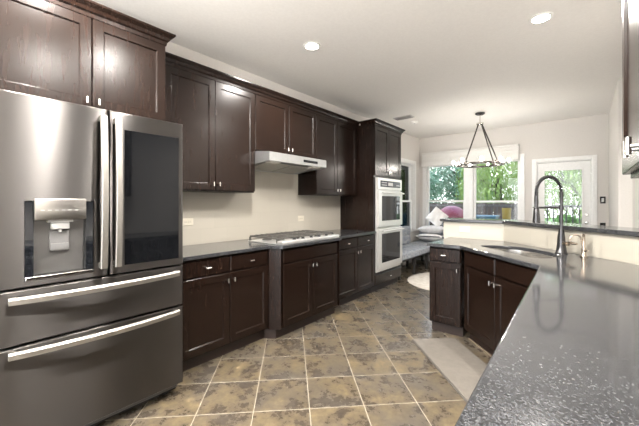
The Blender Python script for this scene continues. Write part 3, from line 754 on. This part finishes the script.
# ------------------------------------------------------------------ chandelier
ch = thing('chandelier', 'dark wagon wheel chandelier with glass bulbs hanging over nook', 'chandelier', (1.627, 5.79, 1.965))
CH = ZC - 1.965
RC = .33
MB().lathe([(0, CH - .035), (.05, CH - .035), (.075, CH - .018), (.075, CH - .001), (0, CH - .001)], n=24).build('canopy', BRONZE, ch)
m = MB().cyl((0, 0, CH - .15), (0, 0, CH - .03), .010, n=10); m.lathe([(0, .665), (.045, .665), (.058, .675), (.058, .695), (.03, .705), (0, .705)], n=20); m.build('stem', STEEL_HANDLE, ch)
prof = [(RC - .022, -.016), (RC + .022, -.016), (RC + .022, .016), (RC - .022, .016)]
rings = [[(r * math.cos(2 * PI * k / 60), r * math.sin(2 * PI * k / 60), z) for r, z in prof] for k in range(60)]; rings.append(rings[0])
WH = flat('dark_bronze_ring', (.050, .043, .037), .4, metal=.5)
MB().ring(rings, False, False).build('ring', WH, ch)
for k in range(4):
    a = PI / 4 + PI / 2 * k + math.radians(17)
    m = MB().cyl((RC * math.cos(a), RC * math.sin(a), .02), (.035 * math.cos(a), .035 * math.sin(a), .675), .0105, n=10)
    m.box(-.035, .035, -.024, .024, .014, .04, .003, M=Matrix.Translation((RC * math.cos(a), RC * math.sin(a), 0)) @ Matrix.Rotation(a + PI / 2, 4, 'Z')); m.build('rod', WH, ch)
for k in range(9):
    a = 2 * PI * k / 9 + .1; x, y = (RC + .085) * math.cos(a), (RC + .085) * math.sin(a)
    s_ = MB().lathe([(0, -.008), (.018, -.008), (.020, .020), (0, .022)], c=(x, y, 0), n=14).cyl((RC * math.cos(a), RC * math.sin(a), 0), (x, y, 0), .008, n=8).build('socket', STEEL_HANDLE, ch)
    MB().lathe([(0.0, .018), (.010, .020), (.017, .036), (.020, .050), (.016, .066), (.007, .074), (0, .075)], c=(x, y, 0), n=14).build('bulb', BULB_LIT, s_)

# ------------------------------------------------------------------ ceiling and wall fittings
def downlight(x, y, label):
    r = thing('recessed_light', label, 'ceiling light', (x, y, ZC - .0005), 0, 'recessed ceiling lights')
    MB().lathe([(.060, -.001), (.062, -.007), (.083, -.006), (.087, 0), (.060, 0)], n=28, cap=False).build('trim_ring', WHITE_PL, r)
    MB().lathe([(0, -.0042), (.061, -.0042), (.061, -.001), (0, -.001)], n=28).build('lamp_lens', LAMP_LENS, r)
    ld_ = bpy.data.lights.new('recessed_lamp', 'SPOT'); ld_.energy = CAN_POWER * 3; ld_.spot_size = math.radians(165); ld_.spot_blend = .6; ld_.shadow_soft_size = .06; ld_.color = (1, .95, .89)
    lo = bpy.data.objects.new('recessed_lamp', ld_); COL.objects.link(lo); lo.parent = r; lo.location = (0, 0, -.075)
for x, y, l in ((.964, 2.285, 'recessed ceiling light nearest the range hood cabinets'), (2.697, 3.136, 'recessed ceiling light above the sink peninsula'),
                (1.0, .41, 'added unseen recessed light above the aisle by the refrigerator'), (2.4, .66, 'added unseen recessed light above the right worktop'), (1.9, 1.05, 'added unseen recessed light in the middle of the aisle'),  # unseen lamps, added and placed to streak the fridge steel
                (1.0, -1.6, 'added unseen recessed light far behind the refrigerator'), (2.5, -1.6, 'added unseen recessed light far behind the right worktop')):  # unseen lamps, added for more light from behind the camera
    downlight(x, y, l)
vt = thing('ceiling_vent', 'small grey slotted air vent on ceiling beyond the ovens', 'vent', (.53, 5.22, ZC - .0005), 0)
MB().box(-.17, .17, -.085, .085, -.012, 0, .004).build('vent_frame', flat('vent_grey', (.45, .44, .43), .5), vt)
mb = MB()
for k in range(6): mb.box(-.15, .15, -.066 + k * .024, -.054 + k * .024, -.018, -.0125)
mb.build('slats', flat('vent_slat', (.25, .245, .24), .5), vt)
sm = thing('smoke_detector', 'round white smoke detector on ceiling near the vent', 'smoke detector', (.56, 5.62, ZC - .0005), 0)
MB().lathe([(0, 0), (.068, 0), (.068, -.018), (.052, -.034), (0, -.036)], n=24).build('detector_case', WHITE_PL, sm)
MB().lathe([(0, -.036), (.014, -.036), (.012, -.041), (0, -.041)], n=14).build('test_button', GREY_PL, sm)

def outlet(label, loc, rz, horiz, plate=CREAM_PL, dark=False, name='wall_outlet', cat='outlet', rocker=False):
    r = thing(name, label, cat, loc, rz)
    w, h = (.118, .072) if horiz else (.072, .118)
    MB().box(-w / 2, w / 2, -.006, 0, -h / 2, h / 2, .003).build('cover_plate', plate, r)
    pm = BLACK if not dark else GREY_PL
    if rocker:
        MB().box(-.017, .017, -.009, -.0055, -.034, .034, .002).build('rocker', GREY_PL if dark else plate, r); return r
    for s_ in (-1, 1):
        px, pz = (s_ * .02, 0) if horiz else (0, s_ * .02)
        q = MB().box(px - .015, px + .015, -.0085, -.0055, pz - .014, pz + .014, .003).build('socket', plate, r)
        MB().box(px - .007, px - .005, -.0092, -.0084, pz - .005, pz + .005).box(px + .005, px + .007, -.0092, -.0084, pz - .005, pz + .005).build('slots', pm, q)
    return r
outlet('ivory double outlet on the splash tile beside the refrigerator', (.0125, 1.535, 1.14), PI / 2, True)
outlet('ivory double outlet on the splash tile behind the cooktop', (.0125, 3.14, 1.115), PI / 2, True)
outlet('ivory double outlet on the splash under the raised bar', (1.90, 3.9195, 1.015), 0, True)
outlet('dark switch plate on the end wall right of the patio door', (3.205, YB - .0005, 1.375), 0, False, GLOSS_BLACK, True, 'light_switch', 'switch', True)
outlet('dark outlet low on the end wall below the switch plate', (3.205, YB - .0005, .93), 0, False, GLOSS_BLACK, True)

# ------------------------------------------------------------------ outdoors
GRASS = noise_mat('lawn', (.05, .10, .02), (.12, .20, .05), scale=3, rough=.9)
struct(MB().box(-30, 30, YB + T, 40, -.5, -.15).build('ground', GRASS), 'grassy ground outside the nook windows', 'ground')
DECK = noise_mat('deck_boards', (.16, .14, .12), (.22, .19, .16), scale=4, stretch=(1, 12, 1), rough=.8)
struct(MB().box(-4, 6, YB + T, 10.4, -.15, -.02).build('floor_deck', DECK), 'weathered wooden deck outside the patio door', 'deck')
RAIL = flat('dark_rail_paint', (.035, .032, .03), .5)
dr = thing('deck_railing', 'dark wooden deck railing outside the patio door', 'railing', (-2.5, 9.8, -.02))
MB().box(0, 7.5, -.045, .045, 1.24, 1.29, .004).build('top_rail', RAIL, dr); MB().box(0, 7.5, -.02, .02, .10, .15).build('bottom_rail', RAIL, dr)
for k in range(6): MB().box(1.5 * k - .045, 1.5 * k + .045, -.045, .045, 0, 1.33, .004).build('post', RAIL, dr)
for k in range(60):
    if k % 12: MB().box(.125 * k - .014, .125 * k + .014, -.014, .014, .15, 1.24).build('baluster', RAIL, dr)
FENCE = noise_mat('brown_fence_wood', (.03, .02, .017), (.05, .035, .028), scale=5, stretch=(6, 1, .4), rough=.85)
fe = thing('wooden_fence', 'brown board fence across the back of the yard', 'fence', (-14.6, 11.5, -.15))
mb = MB()
for k in range(90): mb.box(k * .18, k * .18 + .172, 0, .02, 0, 1.46 + .01 * (k % 3))
mb.build('boards', FENCE, fe); MB().box(0, 16.2, .021, .06, .4, .5).box(0, 16.2, .021, .06, 1.3, 1.4).build('rails', FENCE, fe)

LEAFS = [noise_mat('willow_leaf', (.085, .15, .025), (.22, .31, .08), scale=2.2, rough=.6, p0=.3, p1=.7), noise_mat('mid_green_leaf', (.045, .11, .03), (.14, .26, .075), scale=2, rough=.6),
         noise_mat('blue_green_leaf', (.055, .12, .075), (.18, .29, .20), scale=2, rough=.6)]
BARK = noise_mat('grey_bark', (.05, .04, .032), (.12, .10, .085), scale=6, stretch=(3, 3, .5), rough=.9)
def tree(label, x, y, h, r, zlow, mat, n=2600, droop=True, seed=1):
    rng = random.Random(seed)
    t = thing('tree', label, 'tree', (x, y, -.15), 0, 'trees beyond the nook windows')
    m = MB(); tops = []
    trunk = [(0, 0, 0), (.06, .02, h * .25), (-.03, .05, h * .5), (.05, 0, h * .8)]
    m.tube(trunk, .1, n=8, radii=[.17, .13, .10, .04])
    for k in range(9):
        a = rng.uniform(0, 2 * PI); z = h * rng.uniform(.28, .7); q = r * rng.uniform(.5, .9)
        p = [(0, 0, z), (q * .5 * math.cos(a), q * .5 * math.sin(a), z + .35), (q * math.cos(a), q * math.sin(a), z + .45 + rng.uniform(-.2, .5))]
        m.tube(p, .04, n=6, radii=[.06, .035, .012])
    m.build('trunk', BARK, t)
    v, f = [], []
    def leaf(p, d, L, W):
        s = d.cross(Vector((rng.uniform(-1, 1), rng.uniform(-1, 1), rng.uniform(-.3, .3)))).normalized() * W
        k = len(v); v.extend([tuple(p), tuple(p + d * L * .5 + s), tuple(p + d * L), tuple(p + d * L * .5 - s)]); f.append((k, k + 1, k + 2, k + 3))
    strands = n // 26 if droop else n // 14
    for k in range(strands):
        a = rng.uniform(0, 2 * PI); q = r * math.sqrt(rng.random()); ztop = h * (.98 - .42 * (q / r) ** 2) * rng.uniform(.72, 1)
        p = Vector((q * math.cos(a), q * math.sin(a), ztop))
        if droop:
            bottom = zlow + rng.random() ** 1.6 * (ztop - zlow) * .7; m_ = int((ztop - bottom) / .11)
            sway = Vector((rng.uniform(-.08, .08), rng.uniform(-.08, .08), 0))
            for i in range(m_):
                p = p + Vector((rng.uniform(-.02, .02), rng.uniform(-.02, .02), -.11)) + sway * .11
                leaf(p, Vector((rng.uniform(-.6, .6), rng.uniform(-.6, .6), -1)).normalized(), rng.uniform(.11, .2), rng.uniform(.014, .026))
        else:
            p.z = zlow + (p.z - zlow) * rng.random() ** .7
            for i in range(14):
                p2 = p + Vector((rng.gauss(0, .14), rng.gauss(0, .14), rng.gauss(0, .14)))
                leaf(p2, Vector((rng.uniform(-1, 1), rng.uniform(-1, 1), rng.uniform(-1, .4))).normalized(), rng.uniform(.08, .16), rng.uniform(.03, .05))
    me = bpy.data.meshes.new('foliage'); me.from_pydata(v, [], f); me.materials.append(mat); o = bpy.data.objects.new('foliage', me); COL.objects.link(o); o.parent = t
    return t
tree('yellow green willow with long hanging strands seen through patio door glass', 2.95, 13.1, 5.3, 1.6, .9, LEAFS[0], 14000, True, 3)
tree('yellow green willow seen through the right end wall window', .2, 14.9, 5.4, 1.6, 1.0, LEAFS[0], 13000, True, 5)
tree('blue green leafy tree seen through the left end wall window', -2.3, 17.9, 5.6, 1.8, 1.0, LEAFS[2], 10000, False, 9)
tree('mid green bushy tree seen through the left wall window', -3.4, 13.5, 5.2, 1.3, .6, LEAFS[2], 7000, False, 11)
for k_, (x_, y_, lab) in enumerate(((-14.5, 23.5, 'dense far green tree at left behind the board fence'), (-8.4, 25.0, 'dense far green tree behind fence seen through left wall window'), (-2.2, 24.0, 'dense far green tree behind fence seen between the willows'), (3.8, 24.6, 'dense far green tree behind fence straight past the patio door'))):
    tree(lab, x_, y_, 9.0, 2.6, .8, LEAFS[1], 9000, False, 40 + k_)
def shrub(label, x, y, r, h, mat, seed):
    rng = random.Random(seed); v, f = [], []
    for k in range(1100):
        a = rng.uniform(0, 2 * PI); e = rng.uniform(-.1, 1); q = math.sqrt(max(0, 1 - e * e)) * rng.uniform(.8, 1.05)
        p = Vector((r * q * math.cos(a), r * q * math.sin(a), h * (.15 + .85 * max(0, e) * rng.uniform(.85, 1.05)))); d = Vector((rng.uniform(-1, 1), rng.uniform(-1, 1), rng.uniform(-1, .6))).normalized()
        s = d.cross(Vector((rng.uniform(-1, 1), 1, .3))).normalized() * .04; L = .14; i = len(v)
        v.extend([tuple(p), tuple(p + d * L * .5 + s), tuple(p + d * L), tuple(p + d * L * .5 - s)]); f.append((i, i + 1, i + 2, i + 3))
    t = thing('shrub', label, 'shrub', (x, y, -.15), 0, 'shrubs past the deck railing')
    me = bpy.data.meshes.new('leaves'); me.from_pydata(v, [], f); me.materials.append(mat); o = bpy.data.objects.new('leaves', me); COL.objects.link(o); o.parent = t
    MB().tube([(0, 0, 0), (.03, .02, h * .5)], .03, n=6).tube([(0, 0, 0), (-.2 * r, .1, h * .6)], .02, n=6).build('stems', BARK, t)
shrub('green shrub behind the railing seen low through door glass', 2.6, 10.75, .4, 1.15, LEAFS[1], 21)
shrub('green shrub behind the railing seen low through right window', .9, 10.8, .36, .9, LEAFS[1], 22)
# red domed cover on a dark patio table
rc = thing('covered_grill', 'red domed cover on a dark stand outside left end window', 'grill', (.27, 8.7, -.02), .2)
prof = [(0, .33), (.08, .325), (.19, .29), (.28, .22), (.32, .13), (.335, .04), (.335, .0), (0, .0)]
MB().lathe(prof, c=(0, 0, .94), n=28).build('dome', noise_mat('red_pink_fabric', (.09, .002, .004), (.15, .014, .035), scale=3, rough=.45), rc)
MB().lathe([(0, .86), (.37, .86), (.37, .938), (0, .938)], n=28).build('rim', BLACK, rc)
for k in range(4):
    a = PI / 4 + PI / 2 * k; MB().cyl((.32 * math.cos(a), .32 * math.sin(a), 0), (.28 * math.cos(a), .28 * math.sin(a), .87), .025, n=8).build('leg', BLACK, rc)
tb = thing('storage_tub', 'blue tub on the deck outside right end window', 'tub', (1.05, 8.9, -.02))
MB().ring([rect(-.22, .22, 0, 0, 0) and [(-.2, -.16, 0), (.2, -.16, 0), (.2, .16, 0), (-.2, .16, 0)], [(-.24, -.19, .98), (.24, -.19, .98), (.24, .19, .98), (-.24, .19, .98)]], True, True).build('tub_body', flat('blue_plastic', (.02, .09, .13), .4), tb)
MB().box(-.26, .26, -.21, .21, .98, 1.03, .01).build('lid', flat('pale_blue_plastic', (.05, .11, .15), .4), tb)
yp = thing('planter', 'yellow planter on the deck outside right end window', 'planter', (1.50, 8.9, -.02))
MB().lathe([(0, 0), (.07, 0), (.08, .70), (.10, 1.22), (.085, 1.22), (.08, 1.16), (0, 1.16)], n=18).build('pot', noise_mat('yellow_glaze', (.13, .09, .012), (.18, .13, .02), scale=4, rough=.4), yp)
MB().lathe([(0, 0), (.12, 0), (.13, .05), (0, .05)], n=18).build('saucer', flat('terracotta', (.35, .10, .06), .6), yp)
